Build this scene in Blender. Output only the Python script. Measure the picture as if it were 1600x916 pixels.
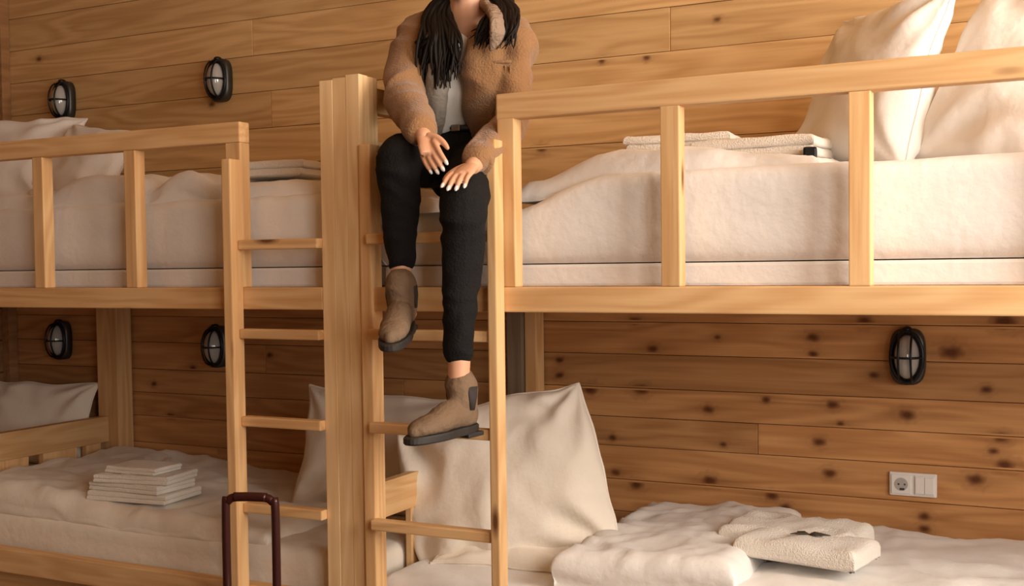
import bpy, bmesh, math, random
from mathutils import Vector, Matrix, noise, Quaternion
random.seed(7)
C = bpy.context.scene
COL = C.collection
for o in list(bpy.data.objects): bpy.data.objects.remove(o)

# ------------------------------------------------------------------ camera
F, YAW, PITCH, ROLL, CY, CAMZ = 1802.08, 0.467964, 0.0354063, -0.0125905, 477.35, 1.36
_fw = Vector((-math.sin(YAW), math.cos(YAW), 0)); _r = Vector((math.cos(YAW), math.sin(YAW), 0)); _up = Vector((0, 0, 1))
FW = _fw*math.cos(PITCH) - _up*math.sin(PITCH); UP2 = _up*math.cos(PITCH) + _fw*math.sin(PITCH)
R2 = _r*math.cos(ROLL) + UP2*math.sin(ROLL); UP3 = UP2*math.cos(ROLL) - R2*math.sin(ROLL)
UP3 = (-FW).cross(R2)
cd = bpy.data.cameras.new('camera'); cam = bpy.data.objects.new('camera', cd); COL.objects.link(cam)
m = Matrix((R2, UP3, -FW)).transposed().to_4x4(); m.translation = (0, 0, CAMZ); cam.matrix_world = m
cd.sensor_width = 36; cd.lens = F*36/1600; cd.shift_y = (CY-458)/1600; cd.clip_start = .05
C.camera = cam
def P(x, y, Y):                       # a pixel of the photograph at real depth Y (metres into the room)
    d = FW + R2*((x-800)/F) - UP3*((y-CY)/F)
    v = d*(Y/d.y); v.z += CAMZ
    return v

# ------------------------------------------------------------------ light
w = bpy.data.worlds.new('daylight'); C.world = w; w.use_nodes = True
w.node_tree.nodes['Background'].inputs[0].default_value = (.80, .88, 1.0, 1)
w.node_tree.nodes['Background'].inputs[1].default_value = 1.0
WX = 1.15
WINS_AND_FILL = [(1.35, 2.95, 1.15, 2.70, 126), (-.75, .85, .95, 2.70, 74)]      # y0, y1, z0, z1 of both windows in the right wall, their light; the second is added fill
for y0, y1, z0, z1, e in WINS_AND_FILL:
    ld = bpy.data.lights.new('window_daylight', 'AREA'); ld.shape = 'RECTANGLE'; ld.size = y1-y0; ld.size_y = z1-z0
    ld.energy = e; ld.color = (1.0, .92, .81)
    lo = bpy.data.objects.new('window_daylight', ld); COL.objects.link(lo)  # daylight of the first opening, added fill light at the second
    lo.location = (WX+.12, (y0+y1)/2, (z0+z1)/2); lo.rotation_euler = (math.pi/2, 0, math.pi/2)
C.view_settings.view_transform = 'Standard'; C.view_settings.look = 'None'; C.view_settings.gamma = 1
C.view_settings.use_curve_mapping = False; C.view_settings.exposure = -0.04

# ------------------------------------------------------------------ materials
def mat(name, col, rough=.6, metal=0, spec=.5, bump=0, bscale=60, var=0, vscale=4, sheen=0):
    m = bpy.data.materials.new(name); m.use_nodes = True; nt = m.node_tree; b = nt.nodes['Principled BSDF']
    b.inputs['Base Color'].default_value = (*col, 1); b.inputs['Roughness'].default_value = rough
    b.inputs['Metallic'].default_value = metal; b.inputs['Specular IOR Level'].default_value = spec
    if sheen: b.inputs['Sheen Weight'].default_value = sheen
    tc = nt.nodes.new('ShaderNodeTexCoord')
    if var:
        n = nt.nodes.new('ShaderNodeTexNoise'); n.inputs['Scale'].default_value = vscale; n.inputs['Detail'].default_value = 4
        nt.links.new(tc.outputs['Object'], n.inputs['Vector'])
        mx = nt.nodes.new('ShaderNodeMix'); mx.data_type = 'RGBA'
        mx.inputs[6].default_value = (*[c*(1-var) for c in col], 1); mx.inputs[7].default_value = (*[min(1, c*(1+var)) for c in col], 1)
        nt.links.new(n.outputs['Fac'], mx.inputs[0]); nt.links.new(mx.outputs[2], b.inputs['Base Color'])
    if bump:
        n = nt.nodes.new('ShaderNodeTexNoise'); n.inputs['Scale'].default_value = bscale; n.inputs['Detail'].default_value = 5
        nt.links.new(tc.outputs['Object'], n.inputs['Vector'])
        bp = nt.nodes.new('ShaderNodeBump'); bp.inputs['Strength'].default_value = bump; bp.inputs['Distance'].default_value = .01
        nt.links.new(n.outputs['Fac'], bp.inputs['Height']); nt.links.new(bp.outputs['Normal'], b.inputs['Normal'])
    return m
def wood(name, dark, light, axis=0, rough=.55, knots=.5, vary=.12):
    m = bpy.data.materials.new(name); m.use_nodes = True; nt = m.node_tree; N = nt.nodes; L = nt.links; b = N['Principled BSDF']
    b.inputs['Roughness'].default_value = rough; b.inputs['Specular IOR Level'].default_value = .25
    tc = N.new('ShaderNodeTexCoord'); oi = N.new('ShaderNodeObjectInfo')
    mul = N.new('ShaderNodeVectorMath'); mul.operation = 'MULTIPLY_ADD'
    mul.inputs[1].default_value = (37, 23, 51)
    L.new(oi.outputs['Random'], mul.inputs[0]); L.new(tc.outputs['Object'], mul.inputs[2])
    def mapped(a, c):
        mp = N.new('ShaderNodeMapping'); s = [c, c, c]; s[axis] = a; mp.inputs['Scale'].default_value = s
        L.new(mul.outputs[0], mp.inputs['Vector']); return mp
    def nz(a, c, det, dist=0):
        n = N.new('ShaderNodeTexNoise'); n.inputs['Scale'].default_value = 1; n.inputs['Detail'].default_value = det
        n.inputs['Distortion'].default_value = dist
        L.new(mapped(a, c).outputs[0], n.inputs['Vector']); return n
    def math_(op, a, bb, clamp=False):
        n = N.new('ShaderNodeMath'); n.operation = op; n.use_clamp = clamp
        for i, v in enumerate((a, bb)):
            if isinstance(v, (int, float)): n.inputs[i].default_value = v
            elif v is not None: L.new(v, n.inputs[i])
        return n.outputs[0]
    low = nz(.9, 9, 2, .3); fine = nz(3.5, 120, 4)
    ring = math_('SINE', math_('MULTIPLY', low.outputs['Fac'], 46), 0)
    f = math_('ADD', math_('MULTIPLY', ring, .22), math_('MULTIPLY', fine.outputs['Fac'], .55))
    f = math_('ADD', f, math_('MULTIPLY', nz(1.2, 5, 2).outputs['Fac'], .65), )
    f = math_('SUBTRACT', f, .12, True)
    mx = N.new('ShaderNodeMix'); mx.data_type = 'RGBA'; mx.inputs[6].default_value = (*dark, 1); mx.inputs[7].default_value = (*light, 1)
    L.new(f, mx.inputs[0]); out = mx.outputs[2]
    # knots of the timber
    vo = N.new('ShaderNodeTexVoronoi'); vo.inputs['Scale'].default_value = 1; vo.inputs['Randomness'].default_value = 1
    L.new(mapped(3.0, 11).outputs[0], vo.inputs['Vector'])
    sep = N.new('ShaderNodeSeparateColor'); L.new(vo.outputs['Color'], sep.inputs[0])
    k = math_('MULTIPLY', math_('SUBTRACT', .16, vo.outputs['Distance'], True), 9, True)
    k = math_('MULTIPLY', k, math_('GREATER_THAN', sep.outputs[0], 1-knots*.6))
    at = N.new('ShaderNodeAttribute'); at.attribute_name = 'knot'
    k = math_('MAXIMUM', k, math_('MULTIPLY', at.outputs['Fac'], 1.25, True))
    mk = N.new('ShaderNodeMix'); mk.data_type = 'RGBA'; mk.inputs[7].default_value = (dark[0]*.28, dark[1]*.20, dark[2]*.18, 1)
    L.new(k, mk.inputs[0]); L.new(out, mk.inputs[6])
    hs = N.new('ShaderNodeHueSaturation')
    v = math_('ADD', math_('MULTIPLY', oi.outputs['Random'], vary*2), 1-vary); L.new(v, hs.inputs['Value'])
    L.new(mk.outputs[2], hs.inputs['Color']); L.new(hs.outputs[0], b.inputs['Base Color'])
    bp = N.new('ShaderNodeBump'); bp.inputs['Strength'].default_value = .15; bp.inputs['Distance'].default_value = .003
    L.new(fine.outputs['Fac'], bp.inputs['Height']); L.new(bp.outputs['Normal'], b.inputs['Normal'])
    return m
PD, PL = (.58, .31, .125), (.80, .53, .27)
PX, PY, PZ = [wood('pine_'+'xyz'[i], PD, PL, i, knots=.35) for i in range(3)]
PPOST = wood('pine_pale', (.70, .42, .19), (.90, .64, .36), 2, knots=.1, vary=.05)
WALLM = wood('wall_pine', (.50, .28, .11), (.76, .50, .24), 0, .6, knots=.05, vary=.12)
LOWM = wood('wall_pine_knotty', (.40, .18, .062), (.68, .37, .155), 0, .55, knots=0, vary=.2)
WALLY = wood('wall_pine_side', (.22, .10, .04), (.36, .19, .08), 1, .6, knots=.2)
DARKW = wood('dark_pine', (.13, .06, .028), (.22, .11, .05), 0, .6)
FLOORM = wood('floor_dark', (.10, .055, .03), (.17, .10, .05), 0, .4, knots=.2)
GREYW = wood('greyish_board', (.20, .15, .10), (.34, .26, .18), 2, .7, knots=.1)  # greyer and duller than the pine
LINEN = mat('white_linen', (.82, .79, .76), .85, bump=.25, bscale=35, spec=.2, sheen=.2)
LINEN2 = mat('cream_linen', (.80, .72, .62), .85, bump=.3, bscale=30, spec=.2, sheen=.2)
TOWEL = mat('towel_terry', (.84, .78, .70), .95, bump=.6, bscale=260, spec=.1, sheen=.3)
GROOVE = mat('groove_dark', (.16, .075, .03), .9)
BLACK = mat('black_metal', (.018, .018, .02), .35, .6)
CAGE = mat('grey_cast_metal', (.07, .07, .065), .4, .7)
GLASS = mat('frosted_glass', (.42, .41, .39), .12, spec=.9)
BULB = mat('pale_bulb', (.70, .68, .64), .3)
PLASTIC = mat('white_plastic', (.85, .83, .80), .35)
HOLE = mat('socket_hole', (.06, .055, .05), .5)
GREYP = mat('grey_plastic', (.22, .20, .18), .4)
BURG = mat('burgundy_metal', (.05, .012, .010), .3, .3)
SUIT = mat('suitcase_shell', (.05, .012, .012), .35, bump=.1, bscale=40)
SKIN = mat('skin', (.62, .33, .20), .5, var=.08, vscale=12)
NAIL = mat('white_nail', (.85, .80, .76), .25)
JACK = mat('tan_corduroy', (.30, .155, .068), .9, bump=.5, bscale=180, spec=.15, var=.15, vscale=9, sheen=.3)
LINING = mat('pale_lining', (.30, .21, .15), .95, bump=.8, bscale=90, spec=.1)
STRIPE = mat('grey_shirt', (.26, .22, .18), .9, bump=.3, bscale=100)
TEE = mat('white_tee', (.78, .74, .68), .9, bump=.2, bscale=40)
JEAN = mat('black_denim', (.010, .009, .009), .85, bump=.4, bscale=160, spec=.15)
HAIRM = mat('dark_hair', (.012, .008, .006), .6, spec=.2)
BOOT = mat('brown_suede', (.17, .105, .06), .85, bump=.4, bscale=90, var=.25, vscale=14)
BOOT2 = mat('dark_elastic', (.03, .022, .02), .8)
SOLE = mat('black_rubber', (.02, .016, .013), .6)
EYE = mat('eye_white', (.8, .78, .75), .2); IRIS = mat('iris_dark', (.03, .015, .01), .2); LIP = mat('lips', (.45, .14, .12), .4)

# ------------------------------------------------------------------ builders
def link(name, me, m=None, parent=None, loc=None, rot=None, smooth=False):
    o = bpy.data.objects.new(name, me); COL.objects.link(o)
    if m is not None and me is not None and not me.materials: me.materials.append(m)
    if loc is not None: o.location = loc
    if rot is not None: o.rotation_euler = rot
    if parent is not None: o.parent = parent
    if smooth:
        for p in me.polygons: p.use_smooth = True
    return o
def tag(o, label, cat, group=None):
    o['label'] = label; o['category'] = cat
    if group: o['group'] = group
    return o
def thing(name, loc, label, cat, group=None, rot=None):
    o = bpy.data.objects.new(name, None); COL.objects.link(o); o.location = loc; o.empty_display_size = .05
    if rot: o.rotation_euler = rot
    return tag(o, label, cat, group)
def struct(o): o['kind'] = 'structure'; return o
def tomesh(bm, name='m'):
    me = bpy.data.meshes.new(name); bmesh.ops.recalc_face_normals(bm, faces=bm.faces); bm.to_mesh(me); bm.free(); return me
def add_box(bm, a, b, bev=0.0):
    a = Vector(a); b = Vector(b); c = (a+b)/2; s = b-a
    r = bmesh.ops.create_cube(bm, size=1)
    for v in r['verts']: v.co = Vector((v.co.x*s.x, v.co.y*s.y, v.co.z*s.z)) + c
    if bev > 0:
        es = {e for v in r['verts'] for e in v.link_edges}
        bmesh.ops.bevel(bm, geom=list(es), offset=bev, segments=2, profile=.6, affect='EDGES', clamp_overlap=True)
def box(name, a, b, m, parent=None, bev=.0025):
    """box between world corners a and b, its origin at its own centre"""
    a = Vector(a); b = Vector(b); c = (a+b)/2
    bm = bmesh.new(); add_box(bm, a-c, b-c, bev)
    o = link(name, tomesh(bm, name), m)
    if parent is not None:
        o.parent = parent; o.location = c - parent.location
    else: o.location = c
    return o
def tube(bm, pts, rad, n=12, cap=True, flat=None, frame_up=Vector((0, 0, 1))):
    """lofted tube with per-point radius (number or (rx,ry))"""
    pts = [Vector(p) for p in pts]; rings = []
    ref = None
    for i, p in enumerate(pts):
        t = (pts[min(i+1, len(pts)-1)]-pts[max(i-1, 0)]).normalized()
        if ref is None:
            ref = frame_up if abs(t.dot(frame_up)) < .9 else Vector((0, 1, 0))
        x = ref.cross(t)
        if x.length < 1e-5: x = Vector((1, 0, 0)).cross(t)
        x.normalize(); y = t.cross(x); ref = y
        rr = rad[i] if isinstance(rad, (list, tuple)) else rad
        rx, ry = rr if isinstance(rr, (list, tuple)) else (rr, rr)
        rings.append([bm.verts.new(p + x*math.cos(2*math.pi*k/n)*rx + y*math.sin(2*math.pi*k/n)*ry) for k in range(n)])
    for a, b in zip(rings, rings[1:]):
        for k in range(n): bm.faces.new((a[k], a[(k+1) % n], b[(k+1) % n], b[k]))
    if cap: bm.faces.new(rings[0][::-1]); bm.faces.new(rings[-1])
    return rings
def smoothpath(pts, rad, sub=5):
    """Catmull-Rom through points and radii"""
    pts = [Vector(p) for p in pts]; out = []; ro = []
    n = len(pts)
    for i in range(n-1):
        p0, p1, p2, p3 = pts[max(i-1, 0)], pts[i], pts[i+1], pts[min(i+2, n-1)]
        for s in range(sub):
            t = s/sub
            out.append(.5*((2*p1)+(p2-p0)*t+(2*p0-5*p1+4*p2-p3)*t*t+(3*p1-p0-3*p2+p3)*t**3))
            r1, r2 = rad[i], rad[i+1]
            if isinstance(r1, tuple): ro.append(tuple(a+(b-a)*t for a, b in zip(r1, r2)))
            else: ro.append(r1+(r2-r1)*t)
    out.append(pts[-1]); ro.append(rad[-1])
    return out, ro
def ball(bm, c, r, seg=16):
    if isinstance(r, (int, float)): r = (r, r, r)
    q = bmesh.ops.create_uvsphere(bm, u_segments=seg, v_segments=max(6, seg//2+2), radius=1)
    for v in q['verts']: v.co = Vector((v.co.x*r[0], v.co.y*r[1], v.co.z*r[2])) + Vector(c)
def limb(bm, pts, rad, n=14):
    p, r = smoothpath(pts, rad); tube(bm, p, r, n)
    for q, rr in ((p[0], r[0]), (p[-1], r[-1])):
        mr = min(rr) if isinstance(rr, tuple) else rr
        ball(bm, q, mr*.98, 12)
def remeshed(bm, voxel, smooth=4, wr=0, wscale=14, stretch=(1, 1, 1), fac=.5):
    """fuse overlapping closed volumes into one continuous skin"""
    me = tomesh(bm); o = bpy.data.objects.new('t', me); COL.objects.link(o)
    md = o.modifiers.new('r', 'REMESH'); md.mode = 'VOXEL'; md.voxel_size = voxel; md.use_smooth_shade = True
    if smooth:
        s = o.modifiers.new('s', 'SMOOTH'); s.iterations = smooth; s.factor = fac
    dg = bpy.context.evaluated_depsgraph_get(); dg.update()
    me2 = bpy.data.meshes.new_from_object(o.evaluated_get(dg))
    bpy.data.objects.remove(o); me2.materials.clear()
    if wr:
        nn = [v.normal.copy() for v in me2.vertices]
        for v, nv in zip(me2.vertices, nn):
            q = Vector((v.co.x*stretch[0], v.co.y*stretch[1], v.co.z*stretch[2]))*wscale
            a = 1-abs(noise.noise(q + noise.noise_vector(q*.5)*.8))*2.2
            v.co += nv*wr*(a-.4)
    for p in me2.polygons: p.use_smooth = True
    return me2

def pillow(name, w, h, t, loc, rot, m, label, group, seed=0, sag=.25, wr=1.0, n=44, cat='pillow', pin=.07):
    """soft pillow, local X width, Z height, Y thickness; origin at its lower edge"""
    bm = bmesh.new(); sd = Vector((seed*7.3, seed*3.1, seed*1.7))
    def pt(u, v, s):
        x = u*w/2*(1-pin*(1-v*v)*abs(u)**2); z = v*h/2*(1-pin*(1-u*u)*abs(v)**2)
        e = max(0, (1-u*u))*max(0, (1-v*v))
        th = t/2*(e**.42)*(1-sag*v)
        q = Vector((x*7, s*2, z*7))+sd
        r = 1-abs(noise.noise(q+noise.noise_vector(q*.6)*.7))*2
        corner = min(1, (abs(u)**3+abs(v)**3))
        th += (r-.5)*.016*wr*(e**.3)*(.4+.9*corner)
        # pleats that run in from the corners
        for cu, cv in ((1, 1), (-1, 1), (1, -1), (-1, -1)):
            du, dv = cu-u, cv-v; dist = math.hypot(du, dv)
            if dist < 1.3:
                a = math.atan2(dv*cv, du*cu); th += math.sin(a*9+seed+cu*2+cv)*.010*wr*math.exp(-((dist-.45)/.35)**2)*(e**.2)
        wob = noise.noise(Vector((u*1.3, v*1.3, seed)))*.018
        return Vector((x + noise.noise(Vector((v*2, seed, 1)))*.012*abs(u), s*max(th, 0)+wob, z+h/2 + noise.noise(Vector((u*2, seed, 5)))*.012*abs(v)))
    grids = []
    for s in (1, -1):
        g = [[None]*(n+1) for _ in range(n+1)]
        for i in range(n+1):
            for j in range(n+1):
                u = math.sin((i/n*2-1)*math.pi/2); v = math.sin((j/n*2-1)*math.pi/2)
                if s == -1 and (i in (0, n) or j in (0, n)): g[i][j] = grids[0][i][j]
                else: g[i][j] = bm.verts.new(pt(u, v, s))
        grids.append(g)
        for i in range(n):
            for j in range(n): bm.faces.new((g[i][j], g[i+1][j], g[i+1][j+1], g[i][j+1]))
    # the body of the pillow and its piped seam
    o = link(name, tomesh(bm, name), m, None, loc, rot, True)
    tag(o, label, cat, group)
    bm = bmesh.new(); path = []
    for k in range(4*n):
        i, j = [(k, 0), (n, k-n), (n-(k-2*n), n), (0, n-(k-3*n))][k//n]
        path.append(pt(math.sin((i/n*2-1)*math.pi/2), math.sin((j/n*2-1)*math.pi/2), 1))
    path.append(path[0].copy()); tube(bm, path, .0035, 6)
    link('piping', tomesh(bm), m, o, smooth=True)
    return o

def slab(bm, x0, x1, y0, y1, zb, top, r=.03, res=.025, side=0.0, seed=0, edge_drop=None):
    """closed soft block: top(x,y) gives the height, edges rounded by r, faces rippled by side"""
    def axis(a, b):
        L = b-a; n = max(4, int((L-2*r)/res)); l = [0, .12*r, .35*r, .65*r]
        l += [r + (L-2*r)*i/n for i in range(n+1)]; l += [L-.65*r, L-.35*r, L-.12*r, L]
        return [a+q for q in l]
    xs, ys = axis(x0, x1), axis(y0, y1); V = {}
    def drop(d): return 0 if d >= r else r-math.sqrt(max(0, r*r-(r-d)**2))
    for i, x in enumerate(xs):
        for j, y in enumerate(ys):
            dx = min(x-x0, x1-x); dy = min(y-y0, y1-y)
            z = top(x, y) - max(drop(dx), drop(dy))
            V[i, j] = bm.verts.new((x, y, max(z, zb+.002)))
    nx, ny = len(xs)-1, len(ys)-1
    for i in range(nx):
        for j in range(ny): bm.faces.new((V[i, j], V[i+1, j], V[i+1, j+1], V[i, j+1]))
    per = [(i, 0) for i in range(nx)]+[(nx, j) for j in range(ny)]+[(nx-i, ny) for i in range(nx)]+[(0, ny-j) for j in range(ny)]
    rows = 7; prev = [V[k] for k in per]
    for rr in range(1, rows+1):
        t = rr/rows; cur = []
        for k in per:
            v = V[k].co; q = Vector((v.x*3, v.y*3, t*1.2+seed)); z = v.z+(zb-v.z)*t
            o_ = side*(noise.noise(q*1.4)+.6*noise.noise(Vector((v.x*1.2, v.y*1.2, z*26+seed))))*math.sin(math.pi*min(t, .8)/.8)
            nx_ = -1 if k[0] == 0 else (1 if k[0] == nx else 0); ny_ = -1 if k[1] == 0 else (1 if k[1] == ny else 0)
            inn = r*.5*max(0, t-.75)/.25
            cur.append(bm.verts.new((v.x+nx_*(o_-inn), v.y+ny_*(o_-inn), z)))
        L = len(per)
        for k in range(L): bm.faces.new((prev[k], prev[(k+1) % L], cur[(k+1) % L], cur[k]))
        prev = cur
    bm.faces.new(prev[::-1])
def soft(name, *a, m=None, label=None, cat=None, group=None, parent=None, **k):
    bm = bmesh.new(); slab(bm, *a, **k)
    c = Vector(((a[0]+a[1])/2, (a[2]+a[3])/2, a[4]))
    for v in bm.verts: v.co -= c
    o = link(name, tomesh(bm, name), m, None, c, None, True)
    if parent is not None: o.parent = parent; o.location = c-parent.location
    if label: tag(o, label, cat, group)
    return o
def folds(amp, sx, sy, seed):
    def f(x, y):
        q = Vector((x*sx, y*sy, seed)); q += noise.noise_vector(q*.7)*.6
        return amp*(1-2*abs(noise.noise(q)))+amp*.4*noise.noise(q*3)
    return f
def sstep(a, b, x):
    t = max(0, min(1, (x-a)/(b-a))); return t*t*(3-2*t)

# ------------------------------------------------------------------ the room
XL, XR, YB, YF, ZC = -4.43, WX, 3.70, -1.6, 2.95
def shell(name, a, b, m): return struct(box(name, a, b, m, None, 0))
floor = shell('floor', (XL-.1, YF-.1, -.06), (XR+.1, YB+.1, -.012), GROOVE)
k = 0
y = YF
while y < YB:
    box('floorboard', (XL, y+.002, -.012), (XR, min(y+.16, YB)-.002, 0), FLOORM, floor, .002); y += .16
ceiling = shell('ceiling', (XL-.1, YF-.1, ZC), (XR+.1, YB+.1, ZC+.06), WALLM)
wall_left = shell('wall_left', (XL-.12, YF-.1, 0), (XL-.02, YB+.1, ZC), GROOVE)
z = .03
while z < ZC-.03:
    box('plank', (XL-.02, YF, z+.002), (XL, YB, min(z+.145, ZC)-.002), WALLY, wall_left, .004); z += .145
wall_front = shell('wall_front', (XL-.1, YF-.12, 0), (XR+.1, YF, ZC), DARKW)
wall_right = struct(bpy.data.objects.new('wall_right', None)); COL.objects.link(wall_right); wall_right.location = (XR, 0, 0)
(wa0, wa1, wb0, wb1, _), (wc0, wc1, wd0, wd1, _) = WINS_AND_FILL
for a, b in (((XR, YF, 0), (XR+.1, wc0, ZC)), ((XR, wc1, 0), (XR+.1, wa0, ZC)), ((XR, wa1, 0), (XR+.1, YB, ZC)),
             ((XR, wc0, 0), (XR+.1, wc1, wd0)), ((XR, wc0, wd1), (XR+.1, wc1, ZC)), ((XR, wa0, 0), (XR+.1, wa1, wb0)), ((XR, wa0, wb1), (XR+.1, wa1, ZC))):
    box('panel', a, b, WALLY, wall_right, 0)
for i, (y0, y1, z0, z1, _) in enumerate(WINS_AND_FILL):  # the second one is made up, an opening for the fill light
    wn = struct(bpy.data.objects.new('window_%d' % (i+1), None)); COL.objects.link(wn); wn.location = (XR, (y0+y1)/2, z0)
    for a, b in (((XR-.02, y0-.06, z0-.06), (XR+.02, y1+.06, z0)), ((XR-.02, y0-.06, z1), (XR+.02, y1+.06, z1+.06)),
             ((XR-.02, y0-.06, z0), (XR+.02, y0, z1)), ((XR-.02, y1, z0), (XR+.02, y1+.06, z1)),
             ((XR-.01, (y0+y1)/2-.025, z0), (XR+.03, (y0+y1)/2+.025, z1))):
        box('window_frame', a, b, PZ, wn, .003)
# rear wall: every board is its own piece
wall = shell('wall_back', (XL-.1, YB-.005, 0), (XR+.1, YB+.1, ZC), GROOVE)
def knotpx(pts): return [(P(x, y, YB-.03), s) for x, y, s in pts]
KN = knotpx([(840+a/2.105, 480+b/2.105, s) for a, b, s in [(905, 100, 1.3), (905, 155, 1.1), (378, 138, 1.2), (320, 45, 1.2), (590, 100, .8), (170, 272, 1.7), (338, 272, 1.7),
    (560, 338, 1.2), (970, 322, 1.3), (1215, 355, 1.5), (995, 385, .8), (925, 445, 1.4), (1105, 225, 1), (1360, 150, 2.0), (1475, 272, 1.1), (1535, 48, 2.2), (1075, 45, 1.5),
    (565, 572, 1.6), (960, 548, 1.4), (770, 622, 1.3), (815, 660, 1.2), (325, 585, 1.5), (255, 545, 1.1), (1440, 568, 1.6), (1272, 690, 1.2), (1272, 730, 1.2),
    (1525, 430, 1.5), (1535, 520, 1.6), (750, 305, 1), (70, 175, 1), (70, 225, 1.1), (1500, 475, 1.0), (610, 452, .8), (245, 430, 1)]]
    + [(845, 232, 1.3), (1206, 445, 1), (330, 163, 1.1), (60, 92, 1), (700, 300, 1), (1120, 30, .8), (940, 95, .9), (1010, 90, .9), (265, 650, 1.2), (300, 575, 1), (240, 600, 1), (420, 555, 1)])
def board(x0, x1, z0, z1, m, grid):
    dz = random.uniform(0, .004)
    a = Vector((x0+.0007, YB-.024-dz, z0+.0009)); b = Vector((x1-.0007, YB-.005, z1-.0009))
    ks = [(p, s) for p, s in KN if a.x-.05 < p.x < b.x+.05 and a.z-.03 < p.z < b.z+.03] if grid else []
    c = (a+b)/2
    bm = bmesh.new(); add_box(bm, a-c, b-c, .002)
    if ks:
        st = .006
        nx, nz_ = int((b.x-a.x-.012)/st), int((b.z-a.z-.012)/st)
        V = [[bm.verts.new((a.x+.006+(b.x-a.x-.012)*i/nx-c.x, a.y-.0004-c.y, a.z+.006+(b.z-a.z-.012)*j/nz_-c.z)) for j in range(nz_+1)] for i in range(nx+1)]
        for i in range(nx):
            for j in range(nz_): bm.faces.new((V[i][j], V[i+1][j], V[i+1][j+1], V[i][j+1]))
    me = bpy.data.meshes.new('board'); 
    bm.normal_update(); bm.to_mesh(me); bm.free()
    if ks:
        at = me.attributes.new('knot', 'FLOAT', 'POINT'); vals = []
        for v in me.vertices:
            w_ = v.co + c; kk = 0
            for p, s in ks:
                dx = (w_.x-p.x)/(.0175*s); dz_ = (w_.z-p.z)/(.0105*s); d2 = dx*dx+dz_*dz_
                if d2 < 30:
                    d2 *= 1+.5*noise.noise(Vector((w_.x*60, 3, w_.z*60))); kk = max(kk, math.exp(-d2**1.2*.8)*.85, .20*math.exp(-((math.sqrt(max(0, d2))-1.6)/.35)**2), .26*math.exp(-(dz_/1.0)**2-(dx/3.6)**2))
            vals.append(kk)
        at.data.foreach_set('value', vals)
    o = link('plank', me, m, wall, c-wall.location)
    return o
seams = [.03, .13, .24, .35, .45, .51, .62, .735, .835, .935, 1.05, 1.16, 1.25, 1.335, 1.48, 1.625, 1.77, 1.915, 2.06, 2.205, 2.35, 2.495, 2.64, 2.785, 2.93]
J1 = P(1185, 690, 3.68).x; J2 = P(1048, 80, 3.68).x; J3 = P(1306, 8, 3.68).x
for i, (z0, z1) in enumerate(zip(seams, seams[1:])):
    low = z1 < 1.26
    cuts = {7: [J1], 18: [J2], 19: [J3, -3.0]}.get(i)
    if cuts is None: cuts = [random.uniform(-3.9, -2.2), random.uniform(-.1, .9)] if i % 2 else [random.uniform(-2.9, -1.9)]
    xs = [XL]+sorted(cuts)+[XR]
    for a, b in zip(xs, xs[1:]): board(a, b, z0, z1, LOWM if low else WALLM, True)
struct(box('trim_1', (XL, YB-.075, 0), (XL+.045, YB-.028, ZC), WALLY, None, .003))

# ------------------------------------------------------------------ bunks
YFp = 2.70   # front plane of the timber
CX0, CX1 = -1.970, -1.835
post = thing('bunk_post', ((CX0+CX1)/2, 2.745, 0), 'thick square pine post of glued boards between the two ladders', 'post')
w3 = (CX1-CX0)/3
for i, (dy, top) in enumerate(((0, 1.888), (.0012, 1.892), (.0004, 1.898))):
    box('board', (CX0+i*w3, YFp+dy, 0), (CX0+(i+1)*w3-.0008, YFp+.045, top), PPOST, post, .0012)
for i in range(2):
    box('board', (CX0+i*w3*1.5, YFp+.0455, 0), (CX0+(i+1)*w3*1.5-.0008, YFp+.095, 1.897), PPOST, post, .003)

def bunk(x, label): return thing('bunk_bed', (x, 3.2, 0), label, 'bunk bed', 'pine bunk beds along the plank wall')
bl = bunk(-3.2, 'left pine bunk bed with three guard rail posts above the shaded lower bed')
br = bunk(-.5, 'right pine bunk bed with long guard rail in front of upright white pillows')
# left guard
box('guard_rail', (XL+.01, YFp, 1.733), (-2.262, YFp+.046, 1.794), PX, bl, .004)
box('side_beam', (XL+.01, YFp, 1.237), (CX0-.001, YFp+.046, 1.302), PX, bl, .004)
box('end_post', (-2.318, YFp+.001, 1.3022), (-2.262, YFp+.0455, 1.7328), PZ, bl, .003)
for x in (-3.540, -3.136, -2.728): box('baluster', (x, YFp+.001, 1.3022), (x+.047, YFp+.045, 1.7328), PZ, bl, .003)
box('lower_side_beam', (XL+.01, YFp, .33), (CX0-.001, YFp+.046, .41), PX, bl, .004)
box('rear_beam', (XL+.01, 3.625, 1.237), (-1.80, 3.665, 1.30), PX, bl)
for i in range(9): box('slat', (-4.35+i*.285, 2.75, 1.278), (-4.35+i*.285+.09, 3.62, 1.298), PY, bl, .002)
box('underside_board', (XL+.01, 2.748, 1.262), (-1.86, 3.624, 1.276), PX, bl, .001)
# right guard
box('guard_rail', (-1.405, YFp, 1.744), (1.05, YFp+.046, 1.811), PX, br, .004).rotation_euler.y = -.003
box('side_beam', (-1.405, YFp, 1.235), (1.05, YFp+.046, 1.301), PX, br, .004)
box('side_beam', (CX1+.001, YFp+.002, 1.235), (-1.4055, YFp+.046, 1.301), PX, br, .003)
box('end_post', (-1.403, YFp+.001, 1.3012), (-1.354, YFp+.0465, 1.7425), PZ, br, .003)
for x in (-.953, -.502, -.05, .40): box('baluster', (x, YFp+.001, 1.3012), (x+.049, YFp+.045, 1.743 + .0), PZ, br, .003)
box('lower_side_beam', (CX1+.001, YFp, .33), (1.05, YFp+.046, .41), PX, br, .004)
box('end_post', (1.0505, YFp, 0), (1.10, YFp+.05, 1.80), PZ, br, .004)
box('rear_post', (1.0505, 3.61, 0), (1.10, 3.665, 1.80), PZ, br, .004)
box('rear_beam', (-1.70, 3.625, 1.237), (1.05, 3.665, 1.30), PX, br)
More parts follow.
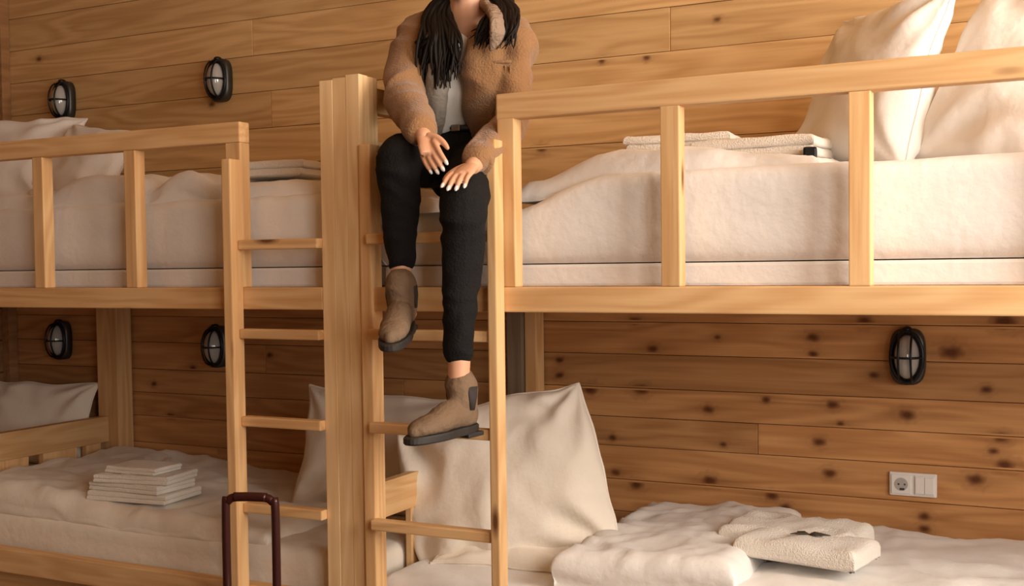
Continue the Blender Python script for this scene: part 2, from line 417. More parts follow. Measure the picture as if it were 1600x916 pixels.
for i in range(9): box('slat', (-1.76+i*.315, 2.75, 1.278), (-1.76+i*.315+.09, 3.62, 1.298), PY, br, .002)
box('underside_board', (-1.82, 2.748, 1.262), (1.05, 3.624, 1.276), PX, br, .001)

# partitions that run from the front posts back to the wall
pc = thing('bed_partition', (-1.80, 3.2, 0), 'pine partition rails behind the thick middle post, running back to wall', 'partition', 'partitions between the beds')
box('rear_post', (-1.772, 3.60, 0), (-1.728, 3.665, 1.26), PZ, pc, .003)
box('greyish_board', (-1.832, 3.58, 0), (-1.775, 3.664, 1.26), GREYW, pc, .002)
box('rail', (-1.865, YFp+.096, .63), (-1.835, 3.58, .735), PY, pc, .003)
box('rail', (-1.885, YFp+.096, 1.80), (-1.845, 3.668, 1.872), PY, pc, .003)
box('rail', (-1.88, YFp+.096, 1.60), (-1.855, 3.668, 1.72), PY, pc, .003)
for y in (2.95, 3.25, 3.50): box('infill_board', (-1.862, y, .42), (-1.842, y+.13, .6295), PZ, pc, .002)
pl = thing('bed_partition', (-3.74, 3.2, 0), 'dim low pine partition with gaps under its rail at far left', 'partition', 'partitions between the beds')
box('rear_post', (-3.795, 3.58, 0), (-3.68, 3.665, 1.26), PZ, pl, .003)
box('rail', (-3.775, 2.75, .63), (-3.735, 3.579, .738), PY, pl, .003)
box('rail', (-3.775, 2.75, .36), (-3.735, 3.579, .46), PY, pl, .003)
for y in (2.76, 3.0, 3.24, 3.46): box('infill_board', (-3.768, y, .4605), (-3.742, y+(.17 if y < 3.4 else .08), .6295), PZ, pl, .002)

# ladders
def ladder(x0, x1, yf, tops, rungs, label, right_stile):
    t = thing('bunk_ladder', ((x0+x1)/2, yf+.03, 0), label, 'ladder', 'pine ladders up to the top bunks')
    for (a, b, y0, y1, top) in tops: box('stile', (a, y0, 0), (b, y1, top), PZ, t, .004)
    for (a, b, z) in rungs: box('rung', (a, yf+.003, z-.015), (b, yf+.038, z+.014), PX, t, .004)
    return t
ladder(-2.31, -1.975, 2.672, [(-2.290, -2.257, 2.648, 2.699, 1.68)], [(-2.2565, -1.9705, z) for z in (1.428, 1.166, .906, .648, .39, .13)],
       'left pine ladder with one upright, rungs ending against the thick post', False)
ladder(-1.80, -1.43, 2.660, [(-1.8345, -1.797, 2.690, 2.745, 1.70), (-1.412, -1.385, 2.652, 2.699, 1.685)], [(-1.7965, -1.4125, z) for z in (1.436, 1.172, .912, .640, .38, .12)],
       'right pine ladder with two uprights under the seated person', True)

# ------------------------------------------------------------------ mattresses and bedding
def mattress(x0, x1, y0, y1, z0, top, m, label, seed, pad=True):
    o = soft('mattress', x0, x1, y0, y1, z0, top, m=m, label=label, cat='mattress', group='mattresses on the bunks', r=.035, res=.03, side=.007, seed=seed)
    if pad: 
        box('base_pad', (x0+.01, y0+.012, z0-.062), (x1-.01, y1-.01, z0-.003), m, o, .008)
    return o
f1 = folds(.006, 4, 6, 3.1)
def top_ru(x, y): return 1.515 + .075*sstep(-1.45, -1.08, x) + f1(x, y) - .02*sstep(3.0, 2.8, y)*sstep(-1.2, -1.5, x)
mr = mattress(-1.825, 1.04, 2.775, 3.655, 1.362, top_ru, LINEN, 'thick bright white mattress on the right top bunk, behind guard rail', 1)
f2 = folds(.006, 5, 6, 8.1)
ml = mattress(-4.41, -1.90, 2.775, 3.655, 1.362, lambda x, y: 1.575+f2(x, y), LINEN, 'shaded white mattress on the left top bunk, behind guard rail', 2)
f3 = folds(.010, 4, 7, 5.5)
mll = mattress(-3.725, -1.875, 2.765, 3.655, .34, lambda x, y: .515+f3(x, y)*.5, LINEN2, 'dim cream mattress on the left lower bunk, under towels', 3, False)
mrl = mattress(-1.825, 1.04, 2.765, 3.655, .34, lambda x, y: .475+f3(x, y)*.5, LINEN, 'white mattress on the right lower bunk, under large pillow and duvet', 4, False)
mfl = mattress(-4.41, -3.80, 1.75, 3.655, .34, lambda x, y: .53+f3(x, y)*.4, LINEN2, 'dark shaded mattress in far left corner, beyond the low partition', 5, False)
box('base', (-4.42, 1.74, .0), (-3.80, 3.66, .337), PY, mfl, .004)
box('platform', (-3.72, 2.765, .25), (-1.88, 3.66, .337), PX, mll, .004)
box('platform', (-1.82, 2.765, .25), (1.04, 3.66, .337), PX, mrl, .004)

# duvets
fd = folds(.018, 5, 7, 12.3)
def d_top(x, y):   # right upper duvet: slopes up from the person to the folded towels
    h = 1.575 + .075*sstep(-1.42, -1.12, x) - .03*sstep(-.95, -.75, x)
    return h + fd(x, y)*.8
soft('duvet', -1.43, -.58, 2.83, 3.60, 1.53, d_top, m=LINEN, r=.06, res=.02, side=.01, seed=4,
     label='rumpled white duvet on right top bunk, sloping down beside person', cat='duvet', group='duvets')
fe = folds(.022, 4, 6, 2.3)
soft('duvet', -3.75, -1.93, 2.80, 3.58, 1.55, lambda x, y: 1.610+.05*sstep(-2.45, -2.60, x)*sstep(-3.3, -3.0, x)+fe(x, y)*.9-.05*math.exp(-((x+2.72)/.06)**2), m=LINEN, r=.05, res=.02, side=.012, seed=6,
     label='rumpled white duvet on left top bunk under leftmost guard rail', cat='duvet', group='duvets')
fg = folds(.020, 6, 9, 22.3)
soft('duvet', -3.70, -2.25, 2.775, 3.60, .49, lambda x, y: .555+.045*sstep(-2.7, -3.4, x)+fg(x, y), m=LINEN2, r=.05, res=.02, side=.01, seed=9,
     label='cream duvet spread on left lower bunk beneath the towel stack', cat='duvet', group='duvets')
fh = folds(.016, 7, 10, 31.3)
soft('duvet', -1.31, -.80, 2.80, 3.56, .455, lambda x, y: .575+.02*sstep(-1.2, -.95, x)+fh(x, y), m=LINEN, r=.05, res=.015, side=.012, seed=11,
     label='folded white duvet on right lower bunk beside the large pillow', cat='duvet', group='duvets')
fi = folds(.020, 6, 6, 41.3)
soft('sheet', -.83, .95, 2.78, 3.62, .455, lambda x, y: .535+fi(x, y), m=LINEN, r=.04, res=.02, side=.01, seed=12,
     label='crumpled white sheet at right edge of right lower bunk', cat='sheet')

# pillows
pg = 'pillows on the bunks'
a = P(700, 905, 3.02); 
pillow('pillow', .60, .49, .20, (-1.525, 3.05, .458), (math.radians(-12), math.radians(-15), math.radians(14)), LINEN2, 'large cream pillow leaning upright on right lower bunk, behind the right ladder', pg, 3, .2, 2.2, pin=-.045)
pillow('pillow', .50, .40, .13, (-1.50, 2.93, .485), (math.radians(-88), 0, math.radians(6)), LINEN2, 'flat cream pillow lying under the large leaning pillow, by ladder foot', pg, 5, 0, 1)
pillow('pillow', .55, .42, .14, (-2.20, 3.24, .52), (math.radians(-14), math.radians(4), math.radians(12)), LINEN2, 'dim cream pillow standing behind the thick post on left lower bunk', pg, 6, .2, 1.2)
pillow('pillow', .50, .50, .20, (-.60, 3.20, 1.585), (math.radians(-18), 0, math.radians(-46)), LINEN, 'upright white pillow with pointed corner above guard rail, left of two', pg, 8, .3, 1.2)
pillow('pillow', .60, .58, .26, (-.13, 3.03, 1.545), (math.radians(-26), math.radians(14), math.radians(-14)), LINEN, 'brightest white pillow at right edge of right top bunk', pg, 9, .3, 1.4, pin=-.02)
pillow('pillow', .62, .46, .16, (-3.92, 3.12, 1.60), (math.radians(-35), 0, math.radians(12)), LINEN, 'large shaded pillow rising above guard rail at far left', pg, 11, .1, 1.2)
pillow('pillow', .46, .36, .13, (-3.50, 3.14, 1.60), (math.radians(-30), math.radians(8), math.radians(-10)), LINEN, 'small shaded pillow peeking over left guard rail below dark lamp', pg, 12, .1, 1.2)
pillow('pillow', .56, .36, .13, (-4.06, 3.45, .53), (math.radians(-15), 0, math.radians(8)), LINEN2, 'dark pillow in far left corner behind the low partition', pg, 13, .2, 1)

# towels
def towel(x, y, z, w, d, h, rz, label, group, seed, name='folded_towel', m=None, amp=.003, n=2):
    bm = bmesh.new(); f = folds(amp, 9, 9, seed)
    for i in range(n):
        e = random.uniform(-.006, .006)
        slab(bm, -w/2+e, w/2+e, -d/2, d/2-abs(e), h*i/n+.0005, (lambda hh: (lambda a, b: hh+f(a, b)))(h*(i+1)/n), r=h/n*.48, res=.02, side=.001, seed=seed)
    p, r = smoothpath([(-w/2, -d/2+.006, h*.22), (-w/2, -d/2-.006, h*.5), (-w/2, -d/2+.006, h*.78)], [.004]*3)
    o = link(name, tomesh(bm), m or TOWEL, None, (x, y, z), (0, 0, rz), True)
    return tag(o, label, 'towel', group)
tg = 'folded towels on the lower left bunk'
b0 = P(235, 775, 3.05)
for i, (w, d, h, r, dx, lab) in enumerate(((.32, .20, .030, .1, 0, 'bottom towel of the cream stack on left lower bunk'), (.30, .19, .028, .02, -.01, 'second towel from bottom in the stack on left lower bunk'),
                                      (.29, .18, .026, .16, .012, 'third towel from bottom in the stack on left lower bunk'), (.21, .14, .022, .05, .0, 'small top towel of the cream stack on left lower bunk'))):
    zz = .595 + (0, .032, .062, .090)[i]
    towel(-2.90+dx, 2.93, zz-.015, w, d, h, r, lab, tg, 50+i)
tg2 = 'folded towels on the upper right bunk'
q = P(1040, 215, 3.2)
towel(-1.03, 3.16, 1.665, .30, .26, .045, .08, 'folded white towel on right top bunk duvet, behind middle rail post', tg2, 61)
towel(-.79, 3.12, 1.628, .33, .30, .055, -.05, 'wide flat white towel on right top bunk, left of upright pillows', tg2, 62)
towel(-2.40, 3.10, 1.655, .26, .22, .05, .1, 'folded white towel on left top bunk beside the end post', 'folded towels on the upper left bunk', 63)
q = P(1240, 855, 3.1)
tg3 = 'rolled towels on the lower right bunk'
towel(-.735, 3.18, .565, .36, .24, .06, -.12, 'rumpled white towel at back of the pair on right lower bunk', tg3, 64, amp=.016, n=1)
towel(-.67, 3.03, .580, .33, .19, .050, -.18, 'thick rounded white towel with a dark sprig on right lower bunk', tg3, 65, amp=.008, n=1)
bm = bmesh.new()
for ang, ln in ((0, .055), (.5, .035), (-.5, .04), (2.6, .04), (3.4, .05)):
    tube(bm, [(0, 0, 0), (math.cos(ang)*ln*.5, math.sin(ang)*ln*.5, .004), (math.cos(ang)*ln, math.sin(ang)*ln, .001)], [(.002, .0015), (.009, .002), (.001, .001)], 8)
tag(link('sprig', tomesh(bm), mat('dry_leaf', (.05, .04, .025), .8), None, (-.670, 3.05, .637), (0, 0, .1), True), 'small dark dried sprig lying on thick rounded white towel', 'sprig')
bm = bmesh.new(); add_box(bm, (-.017, -.05, 0), (.017, .05, .045), .006)
tag(link('small_box', tomesh(bm), BLACK, None, P(1266, 246, 2.96)-Vector((0, 0, .022)), (0, 0, .2)), 'small dark box on right top mattress against the left upright pillow', 'box')

# ------------------------------------------------------------------ wall lamps
def make_lamp(loc, label):
    t = thing('wall_lamp', loc, label, 'wall lamp', 'caged oval bulkhead lamps')
    def add(name, fn, m):
        bm = bmesh.new(); fn(bm); return link(name, tomesh(bm), m, t, smooth=True)
    def oval(bm, w, h, y0, y1, n=32, t_=.9):
        R = []
        for y, s in ((y0, 1), (y0+(y1-y0)*.8, 1), (y1, t_)):
            ring = []
            for k in range(n):
                a = 2*math.pi*k/n; cx, cz = math.cos(a), math.sin(a)
                e = 2/3.2; ring.append(bm.verts.new((w*s*math.copysign(abs(cx)**e, cx), y, h*s*math.copysign(abs(cz)**e, cz))))
            R.append(ring)
        for A, B in zip(R, R[1:]):
            for k in range(n): bm.faces.new((A[k], A[(k+1) % n], B[(k+1) % n], B[k]))
        bm.faces.new(R[0]); bm.faces.new(R[-1][::-1])
    add('base', lambda bm: oval(bm, .052, .086, 0, -.034), CAGE)
    def dome(bm):
        ball(bm, (0, -.036, 0), (.036, .045, .066), 24)
    add('glass_dome', dome, GLASS)
    def ringb(bm):
        pts = [(.046*math.cos(a), -.040, .078*math.sin(a)) for a in [2*math.pi*k/32 for k in range(33)]]
        tube(bm, pts, .006, 8, cap=False)
    add('cage_ring', ringb, BLACK)
    for x in (-.018, .018):
        add('cage_bar', lambda bm: tube(bm, [(x, -.04-.048*math.sin(math.pi*k/12), .074*math.cos(math.pi*k/12)) for k in range(13)], .0035, 8), BLACK)
    add('cage_bar', lambda bm: tube(bm, [(.044*math.cos(math.pi*k/12), -.04-.050*math.sin(math.pi*k/12), 0) for k in range(13)], .0035, 8), BLACK)
    add('cap', lambda bm: (ball(bm, (0, -.026, .084), (.014, .020, .010), 16)), BLACK)
    for z_ in (-.074, .074): add('screw', lambda bm: ball(bm, (0, -.036, z_), (.006, .004, .006), 10), BLACK)
    return t
L0 = make_lamp((0, 0, 0), 'caged oval grey lamp on knotty wall above right lower bunk')
def copy_tree(o):
    r = o.copy(); COL.objects.link(r)
    for ch in list(o.children):
        c = ch.copy(); COL.objects.link(c); c.parent = r
    return r
ly = YB-.029
L0.location = (-.505, ly, 1.066)
for x, z, lab in ((-3.155, 2.118, 'caged oval lamp above left top bunk, nearer the thick post'), (-4.03, 2.10, 'caged oval lamp above far left pillow, near room corner'),
                  (-4.09, 1.05, 'dim small lamp on shadowed wall in lower far left corner'), (-3.20, 1.04, 'dim lamp under left top bunk, half hidden by left ladder upright')):
    c = copy_tree(L0); c.location = (x, ly, z); c['label'] = lab

# outlet
oc = P(1427, 757, ly); so = thing('wall_socket', (oc.x, ly, oc.z), 'white double wall socket plate on knotty boards above right lower bunk', 'socket', rot=(0, 0, 0))
bm = bmesh.new(); add_box(bm, (-.069, -.009, -.036), (.069, 0, .036), .004); link('plate', tomesh(bm), PLASTIC, so)
for x in (-.034, .034):
    bm = bmesh.new(); add_box(bm, (x-.029, -.013, -.029), (x+.029, -.009, .029), .002); ins = link('insert', tomesh(bm), PLASTIC, so)
    if x < 0:
        bm = bmesh.new(); q_ = bmesh.ops.create_cone(bm, cap_ends=True, segments=28, radius1=.020, radius2=.020, depth=.001)
        for v in q_['verts']: v.co = Vector((v.co.x+x, v.co.z-.0135, v.co.y))
        link('recess', tomesh(bm), mat('recess_grey', (.45, .43, .41), .5), ins)
        for dx in (-.009, .009):
            bm = bmesh.new(); ball(bm, (x+dx+.002, -.0142, 0), (.0032, .0008, .0032), 10); link('pin_hole', tomesh(bm), HOLE, ins)
        bm = bmesh.new(); add_box(bm, (x-.004, -.015, -.018), (x+.010, -.0138, -.011), .0004); link('pin_hole', tomesh(bm), HOLE, ins)
    else:
        bm = bmesh.new(); add_box(bm, (x-.026, -.0165, -.025), (x-.001, -.0128, .025), .0012); link('switch_rocker', tomesh(bm), PLASTIC, ins)
        bm = bmesh.new(); add_box(bm, (x+.001, -.0165, -.025), (x+.026, -.0128, .025), .0012); link('switch_rocker', tomesh(bm), PLASTIC, ins)

# ------------------------------------------------------------------ suitcase
hx = P(391, 780, 2.40)
su = thing('suitcase', (hx.x, 2.40, 0), 'dark burgundy suitcase handle raised in front of left ladder', 'suitcase', rot=(0, 0, math.radians(18)))
hw = .069; ht = hx.z+.004
bm = bmesh.new()
pts = [(-hw, 0, .45), (-hw, 0, ht-.03), (-hw+.008, 0, ht-.010), (-hw+.03, 0, ht), (hw-.03, 0, ht), (hw-.008, 0, ht-.010), (hw, 0, ht-.03), (hw, 0, .45)]
p, r = smoothpath(pts, [.0115]*8, 5); tube(bm, p, r, 12)
link('handle', tomesh(bm), BURG, su, smooth=True)
bm = bmesh.new(); p, r = smoothpath([(-.045, 0, ht+.001), (0, 0, ht+.002), (.045, 0, ht+.001)], [.0125]*3); tube(bm, p, r, 12); link('grip', tomesh(bm), BURG, su, smooth=True)
bm = bmesh.new(); add_box(bm, (-.18, -.15, .045), (.18, .045, .48), .03); link('shell', tomesh(bm), SUIT, su, smooth=False)
for x in (-.13, -.065, 0, .065, .13):
    bm = bmesh.new(); add_box(bm, (x-.012, -.158, .08), (x+.012, -.148, .44), .004); link('rib', tomesh(bm), SUIT, su)
for x in (-.14, .14):
    for y_ in (-.12, .015):
        bm = bmesh.new(); q_ = bmesh.ops.create_cone(bm, cap_ends=True, segments=20, radius1=.023, radius2=.023, depth=.018)
        for v in q_['verts']: v.co = Vector((v.co.z+x, v.co.y+y_, v.co.x+.0235))
        link('wheel', tomesh(bm), SOLE, su)

# ------------------------------------------------------------------ the person
hip = P(718, 246, 3.10)
per = thing('person', (hip.x, hip.y, hip.z), 'person in tan jacket and black jeans sitting on top bunk, boots on ladder rungs', 'person')
def pp(x, y, Y): return P(x, y, Y) - per.location
pel = pp(718, 240, 3.10); hR = pp(688, 250, 3.08); hL = pp(745, 252, 3.08)
kR = pp(622, 250, 2.62); kL = pp(722, 312, 2.575)
aR = pp(627, 432, 2.625); aL = pp(717, 578, 2.575)
ch = pp(724, 110, 2.97); nb = pp(730, 28, 2.88); hd = pp(729, -62, 2.84)
sR = pp(662, 58, 2.90); sL = pp(803, 60, 2.92)
eR = pp(630, 145, 2.76); wR = pp(662, 214, 2.60)
eL = pp(800, 190, 2.88); wL = pp(738, 260, 2.60)
# boots frames: ankle, direction of the toes
dR = Vector((.36, -.93, 0)).normalized(); dL = Vector((-.20, -.98, 0)).normalized()
solR = Vector((0, 0, 1.187-per.location.z)); solL = Vector((0, 0, .927-per.location.z))
# body: one continuous skin
bm = bmesh.new()
limb(bm, [pel, pp(720, 180, 3.06), ch, nb, nb+(hd-nb)*.45], [(.125, .09), (.115, .08), (.135, .085), (.06, .055), (.047, .047)])
limb(bm, [ch+Vector((0, 0, .06)), sR, eR, wR], [.055, .036, .030, .023]); limb(bm, [ch+Vector((0, 0, .06)), sL, eL, wL], [.055, .036, .030, .023])
for h_, k_, a_, d_, s_ in ((hR, kR, aR, dR, solR), (hL, kL, aL, dL, solL)):
    limb(bm, [h_, (h_+k_)/2, k_, (k_*.6+a_*.4)+Vector((0, .01, 0)), a_, Vector((a_.x, a_.y, s_.z+.05))], [.07, .055, .042, .038, .029, .027])
    limb(bm, [Vector((a_.x, a_.y+.03, s_.z+.045)), Vector((a_.x, a_.y+.02, s_.z+.030))+d_*.09], [.026, .022])
# head
face = Vector((-.10, -1, -.30)).normalized(); side = face.cross(Vector((0, 0, 1))).normalized(); upv = side.cross(face).normalized()
if upv.z < 0: upv = -upv
def H(a, b, c): return hd + side*a + face*b + upv*c
def hball(a, b, c, r): 
    q = bmesh.ops.create_uvsphere(bm, u_segments=20, v_segments=14, radius=1)
    for v in q['verts']: v.co = H(a+v.co.x*r[0], b+v.co.y*r[1], c+v.co.z*r[2])
hball(0, -.012, .025, (.074, .092, .085)); hball(0, .018, -.030, (.056, .066, .075)); hball(0, .050, -.085, (.026, .026, .018))
hball(0, .088, -.012, (.010, .014, .026)); hball(0, .092, -.030, (.015, .013, .010))
for s in (1, -1):
    hball(s*.074, -.008, -.012, (.010, .020, .032)); hball(s*.034, .060, -.022, (.022, .018, .020)); hball(s*.030, .070, .022, (.022, .010, .008))
hball(0, .078, -.058, (.022, .010, .010))
body = link('body', remeshed(bm, .007, 3), SKIN, per)
for s in (1, -1):
    bm = bmesh.new(); hball(s*.031, .072, .002, (.012, .010, .008)); e = link('eye', tomesh(bm), EYE, per, smooth=True)
    bm = bmesh.new(); hball(s*.031, .081, .002, (.005, .003, .005)); link('iris', tomesh(bm), IRIS, e, smooth=True)
bm = bmesh.new(); hball(0, .088, -.054, (.020, .005, .004)); hball(0, .088, -.061, (.018, .006, .005)); link('lips', tomesh(bm), LIP, per, smooth=True)

# hands
def hand(wr, direction, palm_n, L=.17, curl=.35, spread=.10, thumb_side=1):
    """palm and five separate fingers; direction = along the hand, palm_n = out of the back of the hand"""
    d = direction.normalized(); n = (palm_n-d*palm_n.dot(d)).normalized(); s = d.cross(n)*thumb_side
    bm = bmesh.new(); nails = []
    K = .88
    def q(a, b, c): return wr + d*a*K + s*b*K + n*c*K
    limb(bm, [wr-d*.03, q(.012, 0, 0), q(.05, .002, 0), q(.078, 0, 0)], [(.019, .016), (.022, .015), (.030, .013), (.030, .011)])
    for i, (off, ln, r) in enumerate(((.027, .066, .0085), (.009, .074, .0088), (-.009, .069, .0084), (-.026, .054, .0074))):
        ln *= K; r *= K; ang = (off/.03)*spread; cur = curl*(1+.12*i); p = q(.066, off, .001); pts = [q(.045, off*.9, 0), p]; a = cur*.5
        for k, seg in enumerate((.45, .32, .23)):
            dd = (d*math.cos(ang)+s*math.sin(ang)); dirv = dd*math.cos(a)-n*math.sin(a); p = p+dirv*ln*seg; pts.append(p); a += cur
        limb(bm, pts, [r*1.1, r*1.1, r, r*.92, r*.75], 10)
        nn = (n*math.cos(a-cur)+dd*math.sin(a-cur)); nails.append((pts[-1]+nn*r*.55+dirv*.001, dirv, nn, r))
    pts = [q(.015, .018, 0), q(.035, .036, -.004), q(.062, .047, -.010), q(.085, .050, -.016)]
    limb(bm, pts, [.012, .0100, .0085, .006], 10)
    o = link('hand', remeshed(bm, .0028, 2), SKIN, per)
    for c, dv, nn, r in nails:
        b2 = bmesh.new(); sx = dv.cross(nn)
        u = bmesh.ops.create_uvsphere(b2, u_segments=12, v_segments=8, radius=1)
        for v in u['verts']: v.co = c + dv*(v.co.x*r*1.15) + sx*(v.co.y*r*.68) + nn*(v.co.z*r*.42)
        link('nail', tomesh(b2), NAIL, o, smooth=True)
    return o
tR = pp(684, 268, 2.545)
hand(wR, tR-wR, Vector((-.15, -1, .35)), curl=.20, spread=.05, thumb_side=-1)
tL = pp(704, 284, 2.485)
hand(wL, tL-wL, Vector((.1, -.75, .7)), curl=.24, thumb_side=1)

# jeans
bm = bmesh.new()
limb(bm, [pp(722, 200, 2.99), pp(720, 222, 3.0), pp(717, 250, 3.04), pel], [(.09, .05), (.10, .08), (.12, .09), (.12, .1)], 20)
limb(bm, [pp(719, 215, 3.07), pel, pp(717, 262, 3.10)], [(.140, .105), (.155, .12), (.14, .11)], 20)
for h_, k_, a_ in ((hR, kR, aR), (hL, kL, aL)):
    limb(bm, [h_, (h_+k_)/2, k_+Vector((0, .01, 0)), k_*.72+a_*.28+Vector((0, .008, 0)), k_*.4+a_*.6, a_+Vector((0, 0, .045))], [.090, .078, .063, .056, .045, .039])
jeans = link('jeans', remeshed(bm, .007, 4, .005, 11, (1, 1, 1.6)), JEAN, per)
# tops
bm = bmesh.new()
limb(bm, [pp(708, 225, 3.04), pp(709, 180, 2.99), pp(712, 130, 2.93), pp(722, 70, 2.90)], [(.105, .07), (.11, .08), (.115, .085), (.09, .07)])
link('white_tee', remeshed(bm, .008, 3, .003, 14, (1, 1, .5)), TEE, per)
bm = bmesh.new()
limb(bm, [pp(678, 226, 2.97), pp(678, 178, 2.87), pp(684, 122, 2.81), pp(694, 60, 2.81)], [(.026, .02), (.034, .024), (.036, .026), (.03, .02)])
link('striped_shirt', remeshed(bm, .006, 3, .004, 26, (1, 1, .3)), STRIPE, per)
# jacket: body panels, sleeves
bm = bmesh.new()
limb(bm, [pp(722, 230, 3.13), pp(724, 175, 3.09), pp(728, 110, 3.02), pp(730, 55, 2.96), pp(730, 30, 2.94)], [(.165, .09), (.165, .09), (.175, .10), (.15, .09), (.08, .07)], 24)
limb(bm, [pp(770, 225, 3.00), pp(760, 180, 2.93), pp(757, 120, 2.86), pp(757, 62, 2.85)], [(.058, .035), (.062, .04), (.066, .045), (.05, .04)])
limb(bm, [pp(672, 215, 3.05), pp(664, 160, 2.98), pp(664, 110, 2.91), pp(672, 60, 2.88)], [(.03, .03), (.036, .035), (.04, .04), (.04, .04)])
limb(bm, [pp(735, 50, 2.95), sR, (sR+eR)/2+Vector((-.012, 0, 0)), eR, (eR+wR)/2, wR+(eR-wR)*.16], [.07, .070, .062, .058, .050, .043])
limb(bm, [pp(735, 50, 2.95), sL, (sL+eL)/2, eL, (eL+wL)/2, wL+(eL-wL)*.16], [.07, .062, .050, .047, .045, .043])
jk = link('jacket', remeshed(bm, .007, 4, .011, 10, (1, 1, 1.3)), JACK, per)
def ring_cuff(wr, el, r):
    bm = bmesh.new(); d = (wr-el).normalized(); c = wr+(el-wr)*.14
    tube(bm, [c-d*.026, c-d*.022, c+d*.008, c+d*.012], [r*.94, r, r, r*.94], 24); return link('cuff', tomesh(bm), JACK, jk, smooth=True)
ring_cuff(wR, eR, .044); ring_cuff(wL, eL, .043)
# collar of pale lining, placket and pocket
bm = bmesh.new()
limb(bm, [pp(768, 76, 2.765), pp(778, 52, 2.75), pp(775, 26, 2.78), pp(762, 8, 2.88)], [(.014, .008), (.026, .012), (.030, .014), (.030, .02)])
link('collar', remeshed(bm, .005, 3, .004, 22), LINING, jk)
bm = bmesh.new()
limb(bm, [pp(742, 60, 2.835), pp(736, 120, 2.85), pp(739, 180, 2.90), pp(744, 222, 2.97)], [(.013, .010)]*4)
link('placket', remeshed(bm, .004, 2), JACK, jk)
bm = bmesh.new()
limb(bm, [pp(750, 94, 2.835), pp(772, 97, 2.83), pp(798, 96, 2.85)], [(.004, .006)]*3); link('pocket_flap', remeshed(bm, .004, 2), JACK, jk)
for i in range(7):
    bm = bmesh.new(); x = 752+i*7.5
    tube(bm, *smoothpath([pp(x, 103, 2.845), pp(x, 135, 2.858)], [.0028, .0028])); link('pocket_rib', tomesh(bm), JACK, jk, smooth=True)

# belt and buckle
bm = bmesh.new(); limb(bm, [pp(690, 196, 2.95), pp(715, 200, 2.935), pp(742, 200, 2.95)], [(.012, .010)]*3); bt = link('belt', remeshed(bm, .004, 2), SOLE, per)
bm = bmesh.new(); c = pp(712, 200, 2.92); add_box(bm, c-Vector((.014, .003, .010)), c+Vector((.014, .003, .010)), .002); link('buckle', tomesh(bm), mat('steel', (.6, .6, .6), .25, 1), bt)

# boots
def boot(a_, d_, s_, tilt=0):
    c = Vector((a_.x, a_.y, s_.z)) + Vector((0, .006, 0)); sd = Vector((-d_.y, d_.x, 0))
    d3 = d_*math.cos(tilt)-Vector((0, 0, 1))*math.sin(tilt); u3 = d_*math.sin(tilt)+Vector((0, 0, 1))*math.cos(tilt)
    def q(f, s, z): return c + d3*f + sd*s + u3*z
    bm = bmesh.new()
    limb(bm, [q(-.008, 0, .128), q(-.010, 0, .10), q(-.010, 0, .07), q(-.015, 0, .045)], [(.043, .046), (.040, .046), (.038, .044), (.036, .036)])
    limb(bm, [q(-.025, 0, .045), q(.04, 0, .052), q(.10, 0, .040), q(.150, 0, .034), q(.172, 0, .030)], [(.034, .036), (.036, .040), (.040, .030), (.036, .024), (.024, .018)])
    for v in bm.verts:
        hh = (v.co-c).dot(u3)
        if hh < .018: v.co += u3*(.018-hh)
    o = link('boot', remeshed(bm, .005, 2, .002, 20), BOOT, per)
    bm = bmesh.new(); n = 40; R = []
    for z_, sc in ((0.0, .97), (.004, 1), (.016, 1), (.020, .96)):
        ring = []
        for k in range(n):
            t = 2*math.pi*k/n; f = math.cos(t); w_ = math.sin(t)
            ff = .070+.132*f; ww = (.042+.004*math.cos(t))*abs(w_)**.8*(1 if w_ > 0 else -1)*(1-.12*math.exp(-((ff-.04)/.03)**2))
            ring.append(bm.verts.new(q(.070+(ff-.070)*sc, ww*sc, z_)))
        R.append(ring)
    for A, B in zip(R, R[1:]):
        for k in range(n): bm.faces.new((A[k], A[(k+1) % n], B[(k+1) % n], B[k]))
    bm.faces.new(R[0]); bm.faces.new(R[-1][::-1]); link('sole', tomesh(bm), SOLE, o, smooth=False)
    bm = bmesh.new(); add_box(bm, (-.030, -.028, -.012), (.030, .034, .001), .004)
    for v in bm.verts: v.co = q(-.030+v.co.y, v.co.x, v.co.z)
    link('heel', tomesh(bm), SOLE, o)
    for s in (1, -1):
        bm = bmesh.new(); tube(bm, [q(-.010, s*.037, .122), q(-.008, s*.038, .095), q(-.006, s*.036, .062)], [(.020, .005), (.016, .006), (.009, .005)], 12, frame_up=sd)
        link('elastic_side', tomesh(bm), BOOT2, o, smooth=True)
    bm = bmesh.new(); tube(bm, [q(-.056, 0, .140), q(-.062, 0, .126), q(-.060, 0, .105)], [(.008, .002)]*3, 8); link('pull_tab', tomesh(bm), BOOT2, o)
    return o
boot(aR, dR, solR, math.radians(13)); boot(aL, dL, solL, math.radians(2))

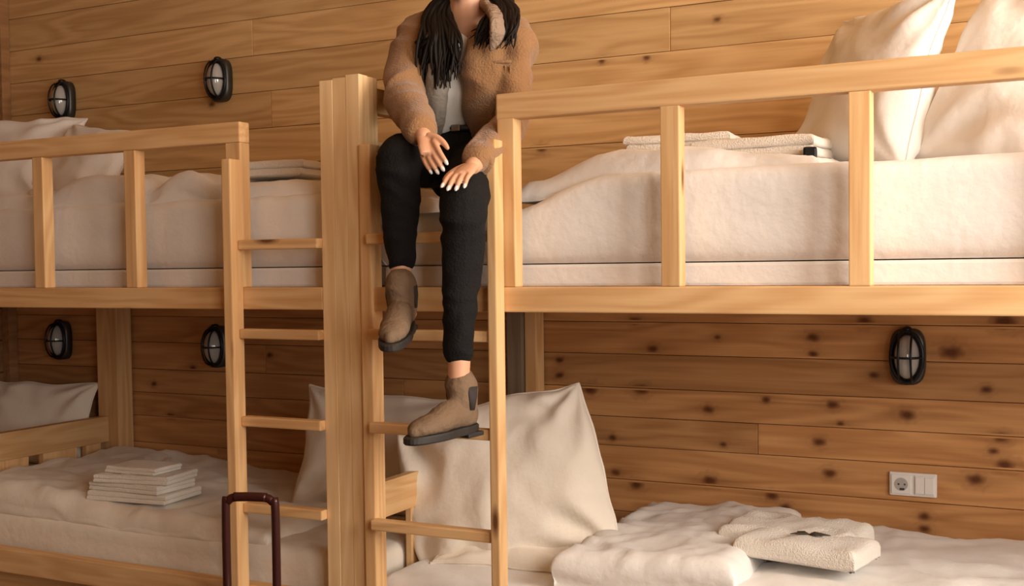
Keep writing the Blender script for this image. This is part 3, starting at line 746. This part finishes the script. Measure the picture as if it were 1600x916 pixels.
# hair: many locks in one mesh
bm = bmesh.new(); rnd = random.Random(5)
def lock(pts, r):
    p = []
    ph = rnd.uniform(0, 6); am = rnd.uniform(.004, .010)
    sp, sr = smoothpath(pts, [r, r*1.15, r, r*.8, r*.15][:len(pts)] if len(pts) == 5 else [r]*(len(pts)-1)+[r*.2], 6)
    for i, v in enumerate(sp):
        t = i/len(sp); p.append(v+Vector((math.sin(ph+t*13), math.cos(ph+t*11)*.6, 0))*am*t)
    tube(bm, p, sr, 6)
for i in range(280):          # long mass over the right shoulder (left in the picture)
    u = rnd.uniform(0, 1); dp = rnd.uniform(0, 1)
    x0 = 688+u*36; x2 = 650+u*68; y2 = 103+rnd.uniform(-35, 42)-abs(u-.55)*40
    lock([H(-.02-.06*(1-u), -.03+.06*u, .105-.03*rnd.random()), H(-.080, -.02+.035*u, .01), pp(676+u*30, 8, 2.875-dp*.04), pp((x0+x2)/2-8+rnd.uniform(-5, 5), 55, 2.81-dp*.04), pp(x2, y2, 2.82-dp*.05)], rnd.uniform(.006, .010))
for i in range(140):           # waves over the other shoulder
    u = rnd.uniform(0, 1); dp = rnd.uniform(0, 1)
    lock([H(.02+.06*(1-u), -.03+.05*u, .105-.03*rnd.random()), H(.080, -.02+.03*u, .01), pp(760+u*34, 2, 2.885-dp*.04), pp(755+u*52, 35, 2.82-dp*.05), pp(742+u*52+rnd.uniform(-6, 6), 62+rnd.uniform(-18, 16), 2.80-dp*.04)], rnd.uniform(.005, .009))
for i in range(60):           # crown and back
    a = rnd.uniform(0, math.pi); 
    lock([H(math.cos(a)*.02, -.02, .118), H(math.cos(a)*.075, -.02-math.sin(a)*.07, .06), H(math.cos(a)*.085, -.02-math.sin(a)*.09, -.02), H(math.cos(a)*.08, -.02-math.sin(a)*.10, -.12), H(math.cos(a)*.08, -.03-math.sin(a)*.11, -.2)], .014)
hball(0, -.026, .040, (.082, .088, .086)); hball(0, -.045, -.02, (.074, .066, .085))
link('hair', tomesh(bm), HAIRM, per, smooth=True)
